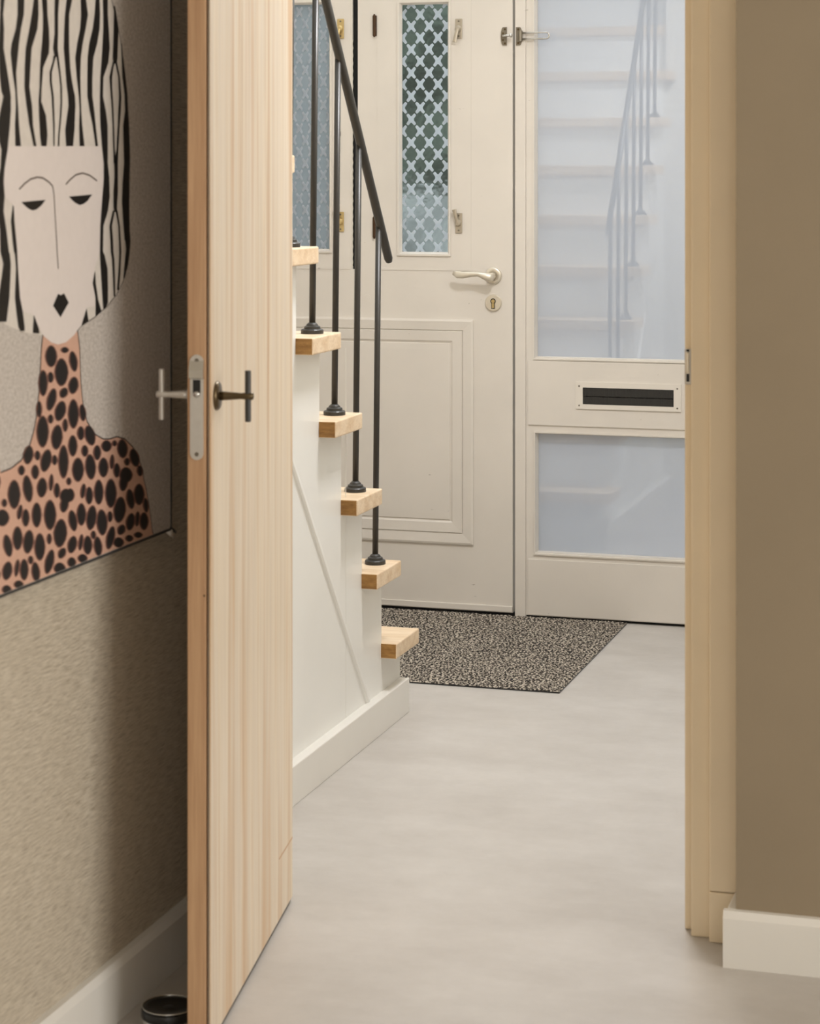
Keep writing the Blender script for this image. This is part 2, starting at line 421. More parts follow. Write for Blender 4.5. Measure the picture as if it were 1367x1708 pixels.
# sashes as shallow raised boards around the panes
for (pane, l, r, zb, nm) in ((rp, X(629), X(785.5), Z(786, 452), 'right'), (lp, X(440), X(585), Z(560, 449), 'left')):
    s = mk('sash', slab((l, r), (zb, 1.99), (VD - .0016, VD + .001), [pane]), 'door_paint', fd)
    mk('glazing_bead', bead((pane[0] - .002, pane[1] + .002), (pane[2] - .006, pane[3]), .012, VD - .007, VD + .012), 'door_paint', s)
# lower moulded panel
pr_ = X(789.5); pt, pb = Z(789, 533.5), Z(788, 909)
pc = (uL + uR) / 2; pl = 2 * pc - pr_
s1 = X(789.5) - X(771.5); s2 = X(789.5) - X(751)
mk('panel_moulding', ring_profile((pl, pr_), (pb, pt), [(0, -.001), (0, .006), (.006, .008), (s1 - .002, .0055), (s1, .0015), (s1 + .002, .0065), (s2 - .008, .005), (s2 - .003, .0015), (s2, .0005), (s2 + .002, .004), (s2 + .02, .0045)], VD), 'door_paint', fd)
mk('weather_strip', box((uL, uR), (VD - .004, VD + .002), (.014, .032), .0015), 'door_paint', fd)
pz = on_v(612, 497, VD)
mk('filler_plug', lathe((pz.x, VD + .001, pz.z), (0, -1, 0), [(0, .012), (.0015, .0115), (.0017, 0)], 20), 'door_paint', fd)
# figured panes with raised stars
def star_outline(sx, sz):
    pts = []
    for q in range(4):
        a = q * math.pi / 2
        quarter = []
        for k in range(5):                                   # concave bite on the axis
            g = math.radians(238 - k * 29)
            quarter.append((1.0 + .43 * math.cos(g), .43 * math.sin(g)))
        quarter += [(.95, .56), (1.08, .80), (.80, 1.08), (.56, .95)]
        for x_, y_ in quarter: pts.append((x_ * math.cos(a) - y_ * math.sin(a), x_ * math.sin(a) + y_ * math.cos(a)))
    return [(p_[0] * sx, p_[1] * sz) for p_ in pts]
def figured_pane(pane, pitch_u, pitch_z, sx, sz, mat, u_off, z_off):
    pn = mk('figured_pane', box((pane[0] - .004, pane[1] + .004), (VD + .016, VD + .021), (pane[2] - .004, pane[3] + .004)), mat, fd)
    bm = prism(star_outline(sx, sz), lambda a, b, d: (a, d, b), 0, .0082)
    bmesh.ops.recalc_face_normals(bm, faces=bm.faces)
    me = bpy.data.meshes.new('glass_star'); bm.to_mesh(me); bm.free(); me.materials.append(M['relief'])
    j = 0; zz = pane[2] + z_off
    while zz < pane[3] + sz:
        uu = pane[0] + u_off + (pitch_u / 2 if j % 2 else 0) - 2 * pitch_u
        while uu < pane[1] + sx:
            if uu > pane[0] - sx * .5 and uu < pane[1] + sx * .5 and zz < pane[3] - sz * .2:
                o = bpy.data.objects.new('glass_star', me); COL.objects.link(o); o.parent = pn
                o.location = Vector((uu, VD + .0143, zz)) - ROOT[pn]
            uu += pitch_u
        zz += pitch_z / 2; j += 1
pxm = (X(760) - X(660)) / 100.0
figured_pane(rp, 29.8 * pxm, 37.4 * pxm, 7.0 * pxm, 8.7 * pxm, 'figured', 4 * pxm, 10 * pxm)
figured_pane(lp, 20.8 * pxm, 38.0 * pxm, 5.4 * pxm, 8.0 * pxm, 'milky', 8.5 * pxm, 9 * pxm)
# hinges on the right sash
for py in (43, 379):
    q = on_v(625, py, VD)
    hg = mk('sash_hinge', box((q.x - .006, q.x + .006), (VD - .006, VD + .001), (q.z - .032, q.z + .032), .0015), 'brown_metal', fd)
    mk('hinge_pin', tube([(q.x, VD - .007, q.z - .036), (q.x, VD - .007, q.z - .03), (q.x, VD - .007, q.z + .03), (q.x, VD - .007, q.z + .036)], [.0022, .0045, .0045, .0022], 10), 'brown_metal', hg)
# turn levers on both sashes
def lever(px, py, tilt, up, mat):
    q = on_v(px, py, VD - .0035)
    pl_ = mk('lever_plate', box((q.x - .011, q.x + .011), (q.y - .003, q.y + .0005), (q.z - .031, q.z + .031), .0015), mat, fd)
    for sgn in (1, -1):
        mk('screw', lathe((q.x, q.y - .0028, q.z + sgn * .023), (0, -1, 0), [(0, .0032), (.0008, .003), (.001, 0)], 10), 'screw', pl_)
    mk('lever_hub', lathe((q.x - .001, q.y - .002, q.z), (0, -1, 0), [(0, .010), (.006, .010), (.010, .007), (.011, 0)], 16), mat, pl_)
    s_ = 1 if up else -1
    mk('turn_lever', tube([(q.x - .002, q.y - .010, q.z + s_ * .001), (q.x - .006 - tilt, q.y - .013, q.z + s_ * .02), (q.x - .010 - tilt, q.y - .015, q.z + s_ * .042)], [(.005, .004), (.0055, .0035), (.007, .003)], 10), mat, pl_)
lever(765, 48, .000, False, 'lever_metal'); lever(765, 372, .001, True, 'lever_metal')
lever(568, 48, .000, False, 'brass'); lever(568, 370, .001, True, 'brass')
q = on_v(566, 223, VD - .0035)
mk('catch_button', box((q.x - .004, q.x + .004), (q.y - .004, q.y + .0005), (q.z - .007, q.z + .007), .001), 'brown_metal', fd)
# lever handle and lock rose
q = on_v(823, 460, VD)
ro = mk('handle_rose', lathe((q.x, VD + .001, q.z), (0, -1, 0), [(0, .026), (.006, .026), (.009, .024), (.0095, .015), (.0080, .0135)], 32), 'nickel', fd, True)
mk('handle_neck', lathe((q.x + .001, VD - .006, q.z), (0, -1, 0), [(0, .0105), (.03, .0105), (.038, .009)], 20), 'nickel', ro, True)
hp = [(q.x + .010, -.040, -.003), (q.x - .002, -.046, -.003), (q.x - .018, -.048, .001), (q.x - .036, -.048, .006), (q.x - .060, -.047, .0055), (q.x - .085, -.046, .003), (q.x - .103, -.044, .004), (q.x - .118, -.042, .010)]
mk('handle_lever', tube([(a, VD + b_, q.z + c) for a, b_, c in hp], [(.011, .008), (.013, .010), (.011, .009), (.007, .008), (.0078, .0075), (.0105, .006), (.0115, .005), (.0065, .003)], 16), 'nickel', ro, True)
q = on_v(823, 505, VD)
kr = mk('lock_rose', lathe((q.x, VD + .001, q.z), (0, -1, 0), [(0, .026), (.006, .026), (.0085, .024), (.009, 0)], 32), 'nickel', fd)
mk('keyhole', lathe((q.x, VD - .0078, q.z + .005), (0, -1, 0), [(0, .0088), (.0006, .0086), (.0008, 0)], 20, bm=box((q.x - .0058, q.x + .0058), (VD - .0086, VD - .0078), (q.z - .018, q.z + .004))), 'black', kr)
mk('lock_cylinder', lathe((q.x, VD - .0084, q.z + .005), (0, -1, 0), [(0, .0060), (.0010, .0055), (.0012, 0)], 18, bm=box((q.x - .0040, q.x + .0040), (VD - .0096, VD - .0084), (q.z - .016, q.z - .001), .0005)), 'brass', kr)
# door guard: plate with knob on the door
q = on_v(840.5, 60.5, VD)
def half_plate(c, s_, vf, nm, par):
    pts = [(s_ * .009, .028), (s_ * .009, -.028)] + [(-s_ * (.0025 + .0075 * math.cos(math.radians(a))) * 1.0, .028 * math.sin(math.radians(a))) for a in (-80, -55, -30, 0, 30, 55, 80)]
    return mk(nm, prism([(c.x + a, c.z + b_) for a, b_ in pts], lambda a, b_, d: (a, d, b_), vf - .004, vf + .0005), 'guard_steel', par)
gpl = half_plate(q, 1, VD, 'guard_plate', fd)
for dz in (.021, .009, -.012, -.022):
    mk('screw', lathe((q.x + (.003 if abs(dz) > .015 else -.003), VD - .0038, q.z + dz), (0, -1, 0), [(0, .0034), (.0007, .0032), (.0009, 0)], 10), 'bronze', gpl)
mk('guard_knob', tube([(q.x, VD - .004, q.z), (q.x + .002, VD - .018, q.z), (q.x + .010, VD - .026, q.z), (q.x + .024, VD - .030, q.z)], [.004, .004, .0035, .0035], 12, bm=lathe((q.x + .024, VD - .030, q.z), (1, 0, 0), [(0, .003), (.002, .0065), (.005, .0075), (.008, .0065), (.010, 0)], 16)), 'chrome', gpl, True)

# ------------------------------------------------------------------ sidelight (window_1) with letter slot
sl = empty('window_1', (-1.2, VD + .02, 0)); tag(sl, 'tall cream sidelight with frosted glass and a letter slot', 'window', kind='structure')
uS0 = X(858.5); uS1 = -.665
mk('frame_post', box((uS0, X(876.5)), (VD - .002, VD + .08), (0, 2.56), .0025), 'door_paint', sl)
up = (X(890.5), -.74, Z(890, 595.5), 2.50)
lo = (X(892), -.74, Z(892, 921), Z(892, 722.5))
mk('sash_frame', slab((X(876.8), uS1), (.008, 2.56), (VD + .002, VD + .05), [up, lo]), 'door_paint', sl)
# joints: raised rails between the glass
zr0, zr1 = Z(880, 708.5), Z(880, 601)
s_ = mk('letter_rail', box((X(880), uS1), (VD - .002, VD + .004), (zr0, zr1), .0015), 'door_paint', sl)
mk('kick_panel', box((X(880), uS1), (VD - .002, VD + .004), (.010, Z(880, 932)), .0015), 'door_paint', sl)
for hole in (up, lo):
    mk('glazing_bead', bead((hole[0] - .004, hole[1] + .004), (hole[2] - .008, hole[3] + .006), .009, VD - .003, VD + .03), 'door_paint', sl)
    mk('frosted_pane', box((hole[0] - .003, hole[1] + .003), (VD + .028, VD + .033), (hole[2] - .003, hole[3] + .003)), 'frosted', sl)
# letter slot
la, lb = on_v(972, 646, VD), on_v(1123.5, 677.5, VD)
u0, u1 = la.x, lb.x; z1, z0 = la.z, Z(972, 674)
lpt = mk('letter_plate', slab((u0 - .021, u1 + .022), (z0 - .014, z1 + .017), (VD - .006, VD - .0015), [(u0, u1, z0, z1)]), 'letter_paint', sl)
mk('slot_lining', box((u0 - .001, u1 + .001), (VD - .0022, VD - .0018), (z0 - .001, z1 + .001)), 'black_gap', lpt)
zm = z0 + (z1 - z0) * .47
def bristles(za, zb_, nm):
    bm = bmesh.new(); n = 70
    for k in range(n):
        a = u0 + .002 + (u1 - u0 - .004) * k / n; w_ = (u1 - u0 - .004) / n
        dd = random.uniform(0, .0012)
        box((a, a + w_ * .96), (VD - .0055 + dd, VD - .0024), (za + random.uniform(0, .0012), zb_ - random.uniform(0, .0012)), bm=bm)
    return mk(nm, bm, 'brush', lpt)
bristles(zm + .0008, z1 - .001, 'draught_brush'); bristles(z0 + .001, zm - .0008, 'draught_brush')
for a in (u0 - .011, u1 + .011):
    for c in (z0 - .004, z1 + .004):
        mk('screw', lathe((a, VD - .0058, c), (0, -1, 0), [(0, .0028), (.0006, .0026), (.0007, 0)], 10), 'screw', lpt)
# guard bar hinged on the frame post
q = on_v(865.5, 60.5, VD - .002)
gb = half_plate(q, -1, VD - .002, 'guard_hinge', sl)
for dz in (.021, -.021):
    mk('screw', lathe((q.x - .002, VD - .0058, q.z + dz), (0, -1, 0), [(0, .0038), (.0007, .0036), (.0009, 0)], 10), 'bronze', gb)
mk('hinge_barrel', tube([(q.x + .006, VD - .011, q.z - .016), (q.x + .006, VD - .011, q.z + .016)], .007, 12), 'guard_steel', gb)
xe = X(915.5, VD - .013); L_ = []
for k in range(13):
    a = math.radians(-90 + 15 * k); L_.append((xe - .009 + .009 * math.cos(a), VD - .013, q.z + .0095 * math.sin(a)))
bar = [(q.x + .006, VD - .012, q.z - .0095)] + L_ + [(q.x + .006, VD - .012, q.z + .0095)]
mk('guard_bar', tube(bar, .0026, 10), 'chrome', gb, True)
# transom above both
b = slab((XL + .04, -.66), (2.05, 2.56), (VD + .002, VD + .06), [(XL + .10, -1.63, 2.12, 2.50), (-1.60, -.72, 2.2, 2.2001)])
tag(mk('window_3', b, 'door_paint'), 'transom frame above the front door', 'window', kind='structure')
# dark threshold under door and sidelight
tag(mk('trim_2', box((XL + .04, -.66), (VD + .012, VD + .1), (0, .010)), 'black_gap'), 'dark threshold strip beneath the front door', 'threshold', kind='structure')

# ------------------------------------------------------------------ oak door (door_2), standing open
A = Vector((-1.26, 3.108, 0)); E = Vector((-.1625, .9867, 0)).normalized(); NRM = Vector((E.y, -E.x, 0))
LW, TK = .690, .037
od = empty('door_2', tuple(A + E * LW)); tag(od, 'pale oak room door standing open beside the portrait panel', 'door', kind='structure')
def leaf_box(a0, a1, n0, n1, z0_, z1_, bev=0.0, bm=None, seg=2):
    t_ = box((0, a1 - a0), (0, n1 - n0), (z0_, z1_), bev, seg=seg)
    for v_ in t_.verts: v_.co = A + E * (a0 + v_.co.x) + NRM * (n0 + v_.co.y) + Vector((0, 0, v_.co.z))
    return join(bm, t_)
def leaf_pt(a, n, z): return A + E * a + NRM * n + Vector((0, 0, z))
mk('leaf', leaf_box(.012, LW, -TK, -.002, .009, 2.045, .0015), 'wood_face', od)
mk('face_veneer', leaf_box(-.0005, LW, -.0022, 0, .009, 2.045, .0006), 'wood_face', od)
ed = mk('edge_strip', leaf_box(-.0005, .013, -TK, -.0072, .009, 2.045, .002), 'wood_edge', od)
mk('bottom_seal', leaf_box(.004, LW - .004, -TK + .006, -.003, .0015, .011), 'black', od)
mk('bottom_rail_seam', leaf_box(LW - .13, LW - .002, -.001, .0004, .118, .121), 'wood_edge', od)
# lock plate on the edge
zc = on_v(334, 680, 3.10).z; zt = on_v(334, 592, 3.10).z; zb = on_v(334, 768, 3.10).z
wc = -TK * .58; hw = .0105
def edge_fn(a, b_, d): return leaf_pt(-d, a, b_)
outl = []
for k in range(9):
    g = math.radians(k * 22.5); outl.append((wc + hw * math.cos(g), zt - hw + hw * math.sin(g)))
for k in range(9):
    g = math.radians(180 + k * 22.5); outl.append((wc + hw * math.cos(g), zb + hw + hw * math.sin(g)))
lk = mk('lock_plate', prism(outl, edge_fn, .0002, .0028), 'brushed', od)
zla, zlb = on_v(334, 612, 3.1).z, on_v(334, 633, 3.1).z
bm = bmesh.new()
prof_l = [(zla + .010, .0025), (zla + .004, .0050), (zla - .006, .0085), (zlb + .002, .0085), (zlb, .0025)]
prism([(z_, d_) for z_, d_ in prof_l], lambda a, b_, d: leaf_pt(-b_, d, a), wc - hw * 1.08, wc + hw * 1.08, bm=bm)
mk('latch_bolt', bm, 'chrome', lk)
mk('bolt_hole', leaf_box(-.0032, -.0026, wc - .006, wc + .006, on_v(334, 656, 3.1).z, zlb - .001), 'black', lk)
mk('bolt_nose', lathe(leaf_pt(-.0026, wc, on_v(334, 658, 3.1).z), -E, [(0, .0055), (.003, .005), (.005, .002), (.0052, 0)], 14), 'chrome', lk, True)
for z_ in (zt - .009, zb + .009):
    mk('screw', lathe(leaf_pt(-.0026, wc, z_), -E, [(0, .0036), (.0006, .0033), (.0008, 0)], 12), 'screw', lk)
kn = leaf_pt(0, -.010, on_v(342, 995, 3.10).z)
mk('wood_knot', lathe(kn + E * .001, -E, [(0, .002), (.0018, .0016), (.002, 0)], 10), 'brown_metal', od)
# T-handles on both faces
def t_handle(side, mat, rmat, bmat, a_, zc_):
    n = NRM * side; base = leaf_pt(a_, 0 if side > 0 else -TK, zc_)
    ro_ = mk('handle_rose', lathe(base - n * .0005, n, [(0, .023), (.003, .023), (.006, .020), (.007, .009)], 28), rmat, od, True)
    mk('handle_neck', lathe(base + n * .005, n, [(0, .0075), (.010, .0070), (.034, .0050), (.040, .0055), (.050, .0065), (.054, .0050), (.055, 0)], 18), mat, ro_, True)
    c = base + n * .0505
    mk('handle_bar', tube([c + Vector((0, 0, -.040)), c + Vector((0, 0, -.039)), c, c + Vector((0, 0, .039)), c + Vector((0, 0, .040))], [.0042, .0048, .0048, .0048, .0042], 14), bmat, ro_)
zh = on_v(368, 660, 3.15).z
t_handle(1, 'bronze', 'bronze', 'iron', .040, zh)  # bar's backlit darkness is put into its colour with the dark iron
t_handle(-1, 'brushed', 'brushed', 'brushed', .040, zh + .001)

# ------------------------------------------------------------------ staircase
UT = -1.560; GO, RI = .1545, .1985
NT = 11
sc_ = empty('staircase', (-2.05, 4.6, 0)); tag(sc_, 'steep white-sided staircase with thick pale oak treads', 'staircase')
def tr_far(i): return 5.25 - GO * i
def tr_z(i): return .205 + RI * i
outl = [(tr_far(0) - .037, 0.0)]
for i in range(NT):
    vr = tr_far(i) - .037
    outl.append((vr, tr_z(i) - .036))
    if i < NT - 1: outl.append((tr_far(i + 1) - .037, tr_z(i) - .036))
vend = tr_far(NT - 1) - .037 - .10
outl += [(vend, tr_z(NT - 1) - .036), (vend, 0)]
side_fn = lambda a, b_, d: (d, a, b_)
mk('side_panel', prism(outl, side_fn, US - .04, US), 'white_paint', sc_)
for i in range(NT):
    vr = tr_far(i) - .037
    z_lo = 0.0 if i == 0 else tr_z(i - 1) - .001
    mk('riser', box((XL + .005, US - .0395), (vr - .018, vr - .0005), (z_lo, tr_z(i) - .037)), 'white_paint', sc_)
    bm = box((XL + .005, UT), (tr_far(i) - .195, tr_far(i)), (tr_z(i) - .038, tr_z(i)), .004, seg=3)
    bm.faces.ensure_lookup_table(); bm.normal_update()
    for f_ in bm.faces:
        if f_.normal.y < -.9: f_.material_index = 1
    mk('tread', bm, ['tread_oak', 'tread_end'], sc_)
p0, p1 = on_u(613, 1172, US), on_u(470, 722, US)
mk('diagonal_batten', tube([p0 + Vector((.0, 0, .0)), p1], [(.010, .006), (.010, .006)], 10), 'white_paint', sc_)
sv = on_u(576.5, 1100, US).y
mk('panel_seam', box((US - .001, US + .0004), (sv - .001, sv + .001), (.086, .95)), 'base_paint', sc_)

rl = empty('stair_railing', (-1.607, 5.03, tr_z(1))); tag(rl, 'black iron stair railing with slim balusters on oak treads', 'railing')
UB = -1.607
def rail_z(v): return 1.245 + (5.03 - v) * 1.275
mk('handrail', tube([(UB + .010, 5.112, rail_z(5.112)), (UB + .010, 5.106, rail_z(5.106)), (UB + .008, 3.95, rail_z(3.95))], [.0082, .0108, .0108], 16), 'iron', rl, True)
for i in range(1, 8):
    v_ = 5.03 - GO * (i - 1); z_ = tr_z(i)
    bl = mk('baluster', tube([(UB, v_, z_ + .004), (UB + .006, v_ + .008, rail_z(v_ + .008) - .004)], .0074, 12), 'iron', rl, True)
    mk('base_flange', lathe((UB, v_, z_), (0, 0, 1), [(0, .0255), (.008, .0255), (.010, .0235), (.011, .019), (.016, .018), (.018, .014), (.021, .0125), (.024, .009), (.025, .007)], 24), 'iron', bl)

# ------------------------------------------------------------------ door mat
m1, m2 = on_floor(932, 1157), on_floor(1043, 1044)
mu1 = (m1.x + m2.x) / 2; mv0 = m1.y; mu0, mv1 = -2.45, VD - .005
dm = empty('door_mat', ((mu0 + mu1) / 2, (mv0 + mv1) / 2, 0)); tag(dm, 'speckled dark brown and cream door mat at the front door', 'mat')
mk('mat_backing', box((mu0, mu1), (mv0, mv1), (0.0005, .004)), 'black', dm)
bm = bmesh.new(); nx, ny = 300, 240
g = [[bm.verts.new((mu0 + (mu1 - mu0) * i / nx, mv0 + (mv1 - mv0) * j / ny, .004 + (random.uniform(0, .0035) if 0 < i < nx and 0 < j < ny else 0))) for j in range(ny + 1)] for i in range(nx + 1)]
for i in range(nx):
    for j in range(ny): bm.faces.new((g[i][j], g[i + 1][j], g[i + 1][j + 1], g[i][j + 1]))
tag(mk('mat_pile', bm, 'doormat', dm), kind='stuff')

# ------------------------------------------------------------------ portrait panel on the left wall
UPF = UW + .022
pz0 = on_u(284, 880.5, UPF); pv1 = pz0.y; pzb = on_u(0, 993, UPF).z
pzb = (pzb + pz0.z) / 2
vc = on_u(103, 600, UPF).y; pv0 = 2 * vc - pv1; pzt = pzb + 1.22
pp = empty('wall_panel', (UPF, vc, pzb)); tag(pp, 'large portrait print of long white face with striped hair', 'wall art')
mk('panel_board', box((UW + .001, UPF), (pv0, pv1), (pzb, pzt)), 'print_bg', pp)
b = box((UW + .0015, UPF + .0012), (pv1 - .0002, pv1 + .004), (pzb - .003, pzt)); box((UW + .0015, UPF + .0012), (pv0 - .004, pv1 + .004), (pzb - .004, pzb + .0002), bm=b)
mk('panel_edging', b, 'canvas_edge', pp)
S1 = 1367 / 220.0; S4 = 1367 / 260.0
def P1(x, y): return (x / S1, y / S1)
def P2(x, y): return (x / S1, 240 + y / S1)
def P3(x, y): return (x / S1, 400 + y / S1)
def P4(x, y): return (x / S4, 580 + y / S4)
def P5(x, y): return (x / S4, 780 + y / S4)
def art(q, lift):                                             # printed layer point on the panel face
    o = on_u(q[0], q[1], UPF)
    return Vector((UPF + lift, min(max(o.y, pv0 + .001), pv1 - .001), min(max(o.z, pzb + .001), pzt - .001)))
def mirror(p): return Vector((p.x, 2 * vc - p.y, p.z))
def poly(bm, pts):
    clean = []
    for p_ in pts:
        if not clean or (p_ - clean[-1]).length > 1e-5: clean.append(p_)
    if (clean[0] - clean[-1]).length < 1e-5: clean.pop()
    if len(clean) < 3: return
    f_ = bm.faces.new([bm.verts.new(p_) for p_ in clean]); f_.normal_update(); bmesh.ops.triangulate(bm, faces=[f_])
def stripe(bm, rows, conv, lift, top=False):
    """rows of (y, left, right) in crop pixels."""
    rows = [(conv(a, y), conv(c, y)) for y, a, c in rows] if conv else rows
    L = [art(r[0], lift) for r in rows]; Rr = [art(r[1], lift) for r in rows]
    if top:
        L.insert(0, L[0] + Vector((0, .0, .09))); Rr.insert(0, Rr[0] + Vector((0, .0, .09)))
    vs = [(bm.verts.new(a), bm.verts.new(c)) for a, c in zip(L, Rr)]
    for (a, c), (d, e) in zip(vs, vs[1:]): bm.faces.new((a, c, e, d))
# hair silhouette
right = [P1(1150, 0), P1(1200, 200), P1(1240, 400), P1(1270, 600), P1(1295, 800), P1(1315, 1000), P1(1330, 1300), P2(1338, 60), P2(1340, 300), P2(1332, 600), P2(1336, 900), P3(1345, 0), P3(1335, 150), P3(1310, 300), P3(1270, 430), P3(1200, 570), P3(1100, 690), P3(980, 800), P3(840, 890), P3(790, 950)]
hr = [art(q_, .0004) for q_ in right]
crown = [Vector((UPF + .0004, vc + (hr[0].y - vc) * c_, hr[0].z + dz)) for c_, dz in ((.0, .125), (.35, .115), (.65, .085), (.85, .05))]
v_in = on_u(2, 500, UPF).y
hl_ = [art(q_, .0004) for q_ in (P3(440, 990), P3(300, 970), P3(170, 930), P3(80, 890), P3(0, 842))]
bm = bmesh.new(); poly(bm, crown + hr + hl_ + [mirror(p_) for p_ in reversed(hr) if mirror(p_).y < v_in and p_.z > hl_[-1].z] + [mirror(p_) for p_ in reversed(crown[1:])])
mk('print_hair', bm, 'print_white', pp)
# neck and shoulders
nr = [P3(800, 940), P4(695, 0), P4(705, 300), P4(725, 500), P4(760, 650), P4(830, 760), P4(900, 800), P4(960, 800), P4(1020, 780), P4(1090, 800), P4(1160, 870), P4(1210, 970), P4(1250, 1080), P5(1252, 80), P5(1280, 200), P5(1310, 380), P5(1332, 560), P5(1340, 620)]
nl = [P3(440, 985), P4(360, 0), P4(345, 300), P4(325, 550), P4(300, 700), P4(260, 850), P4(180, 990), P4(90, 1060), P4(0, 1095)]
nR = [art(q_, .0003) for q_ in nr]; nL = [art(q_, .0003) for q_ in nl]
ext = [Vector((UPF + .0003, 2 * vc - p_.y, p_.z)) for p_ in nR[8:]]
bm = bmesh.new(); poly(bm, nR + [mirror(nR[-1])] + list(reversed(ext)) + list(reversed(nL)))
mk('print_neck', bm, 'print_pink', pp)
bm = bmesh.new()
def outline_line(bm, pts, wid):
    for a, c in zip(pts, pts[1:]):
        d_ = (c - a)
        if d_.length < 1e-5: continue
        n_ = Vector((0, -d_.z, d_.y)).normalized() * wid / 2
        bm.faces.new([bm.verts.new(x_) for x_ in (a + n_, c + n_, c - n_, a - n_)])
lift = Vector((.0006, 0, 0))
outline_line(bm, [p_ + lift for p_ in nR], .0018); outline_line(bm, [p_ + lift for p_ in nL], .0018); outline_line(bm, [p_ + lift for p_ in hr], .0012)
mk('print_outline', bm, 'print_black', pp)
# face
face = [P1(75, 1515), P1(1040, 1515), P2(1068, 200), P2(1068, 400), P2(1045, 650), P2(1030, 850), P2(1028, 1118), P3(1022, 150), P3(980, 280), P3(952, 440), P3(975, 560), P3(980, 690), P3(893, 700), P3(840, 885), P3(760, 990), P3(680, 1060), P3(600, 1085), P3(530, 1065), P3(450, 1000), P3(400, 920), P3(345, 780), P3(230, 740), P3(200, 600), P3(182, 400), P3(172, 100), P2(150, 800), P2(135, 640), P2(45, 550), P2(32, 350)]
bm = bmesh.new(); poly(bm, [art(q_, .0008) for q_ in face]); mk('print_face', bm, 'print_face', pp)
# stripes
bm = bmesh.new(); LS = .0012
def cat(*parts):
    out = []
    for conv, rows in parts: out += [(conv(a, y), conv(c, y)) for y, a, c in rows]
    return out
def st_(rows, top=False): stripe(bm, rows, None, LS, top)
st_(cat((P1, [(0, 5, 40), (150, -5, 25), (300, -10, 35), (500, -20, 30), (750, -10, 70), (950, 10, 100), (1000, 30, 105), (1150, 0, 105), (1300, -30, 95), (1480, -10, 78)]), (P2, [(60, 10, 72), (250, 0, 40), (400, -30, 30), (550, -30, 40), (700, -30, 30), (900, -5, 60), (1118, 0, 85)]), (P3, [(150, 5, 95), (250, 30, 105), (400, 10, 100), (600, -20, 90), (850, -20, 60)])), True)
st_(cat((P1, [(0, 178, 245), (150, 178, 240), (300, 160, 210), (450, 115, 190), (550, 105, 180), (750, 125, 160), (950, 155, 170), (1100, 160, 180), (1300, 150, 190), (1515, 155, 210)])), True)
st_(cat((P1, [(0, 345, 390), (150, 325, 392), (300, 300, 380), (500, 262, 320), (700, 252, 308), (900, 248, 298), (1100, 270, 325), (1300, 300, 335), (1515, 345, 370)])), True)
st_(cat((P1, [(0, 430, 480), (150, 440, 485), (300, 440, 500), (450, 430, 505), (550, 420, 500), (700, 410, 440), (900, 405, 425), (1050, 395, 420), (1200, 400, 470), (1400, 410, 485), (1515, 425, 475)])), True)
st_(cat((P1, [(0, 562, 605), (150, 560, 595), (350, 560, 595), (500, 545, 590), (590, 560, 600)])), True)
st_(cat((P1, [(580, 548, 572), (640, 540, 558), (750, 508, 530), (850, 510, 530), (1000, 530, 550), (1300, 545, 560), (1515, 548, 558)])))
st_(cat((P1, [(580, 578, 600), (750, 604, 620), (900, 620, 636), (1050, 622, 638), (1200, 615, 630), (1400, 598, 611), (1515, 594, 608)])))
st_(cat((P1, [(0, 685, 740), (150, 668, 710), (300, 660, 708), (500, 655, 710), (700, 672, 720), (850, 682, 740), (1000, 700, 770), (1100, 705, 775), (1200, 690, 770), (1350, 670, 765), (1515, 680, 750)])), True)
st_(cat((P1, [(0, 830, 885), (150, 835, 905), (300, 825, 880), (450, 795, 850), (600, 775, 830), (800, 790, 825), (1000, 812, 830), (1150, 820, 835), (1300, 815, 845), (1515, 820, 868)])), True)
st_(cat((P1, [(0, 985, 1025), (150, 975, 1030), (300, 955, 1025), (450, 920, 1000), (600, 903, 960), (800, 900, 950), (1000, 900, 950), (1150, 925, 970), (1300, 955, 985), (1515, 985, 1008)])), True)
st_(cat((P1, [(0, 1060, 1110), (150, 1065, 1110), (300, 1065, 1120), (500, 1055, 1130), (650, 1045, 1115), (800, 1035, 1065), (1000, 1030, 1060), (1150, 1030, 1090), (1300, 1035, 1108), (1480, 1048, 1110)]), (P2, [(200, 1070, 1110), (350, 1070, 1125), (550, 1055, 1130), (700, 1045, 1110), (850, 1035, 1065), (1118, 1030, 1060)]), (P3, [(150, 1030, 1075), (300, 1038, 1108), (500, 1050, 1112), (650, 1060, 1112), (715, 1066, 1085)])), True)
st_(cat((P1, [(60, 1172, 1182), (150, 1175, 1200), (300, 1172, 1222), (450, 1168, 1215), (600, 1162, 1210), (660, 1172, 1202)])))
st_(cat((P1, [(640, 1164, 1182), (700, 1150, 1168), (800, 1128, 1155), (900, 1135, 1155), (1100, 1150, 1168), (1300, 1160, 1175), (1540, 1168, 1182)]), (P2, [(200, 1172, 1195)])))
st_(cat((P1, [(640, 1186, 1204), (800, 1220, 1236), (1000, 1228, 1250), (1150, 1220, 1245), (1300, 1215, 1232), (1450, 1205, 1225), (1540, 1202, 1220)]), (P2, [(200, 1178, 1215), (350, 1180, 1215), (500, 1170, 1215), (650, 1170, 1205), (705, 1178, 1206)])))
st_(cat((P2, [(690, 1164, 1184), (850, 1128, 1152), (1000, 1138, 1165), (1118, 1142, 1168)]), (P3, [(200, 1155, 1178), (400, 1165, 1185), (585, 1172, 1186)])))
st_(cat((P2, [(690, 1190, 1210), (850, 1220, 1236), (1118, 1230, 1250)]), (P3, [(200, 1228, 1246), (350, 1220, 1240), (520, 1206, 1225)])))
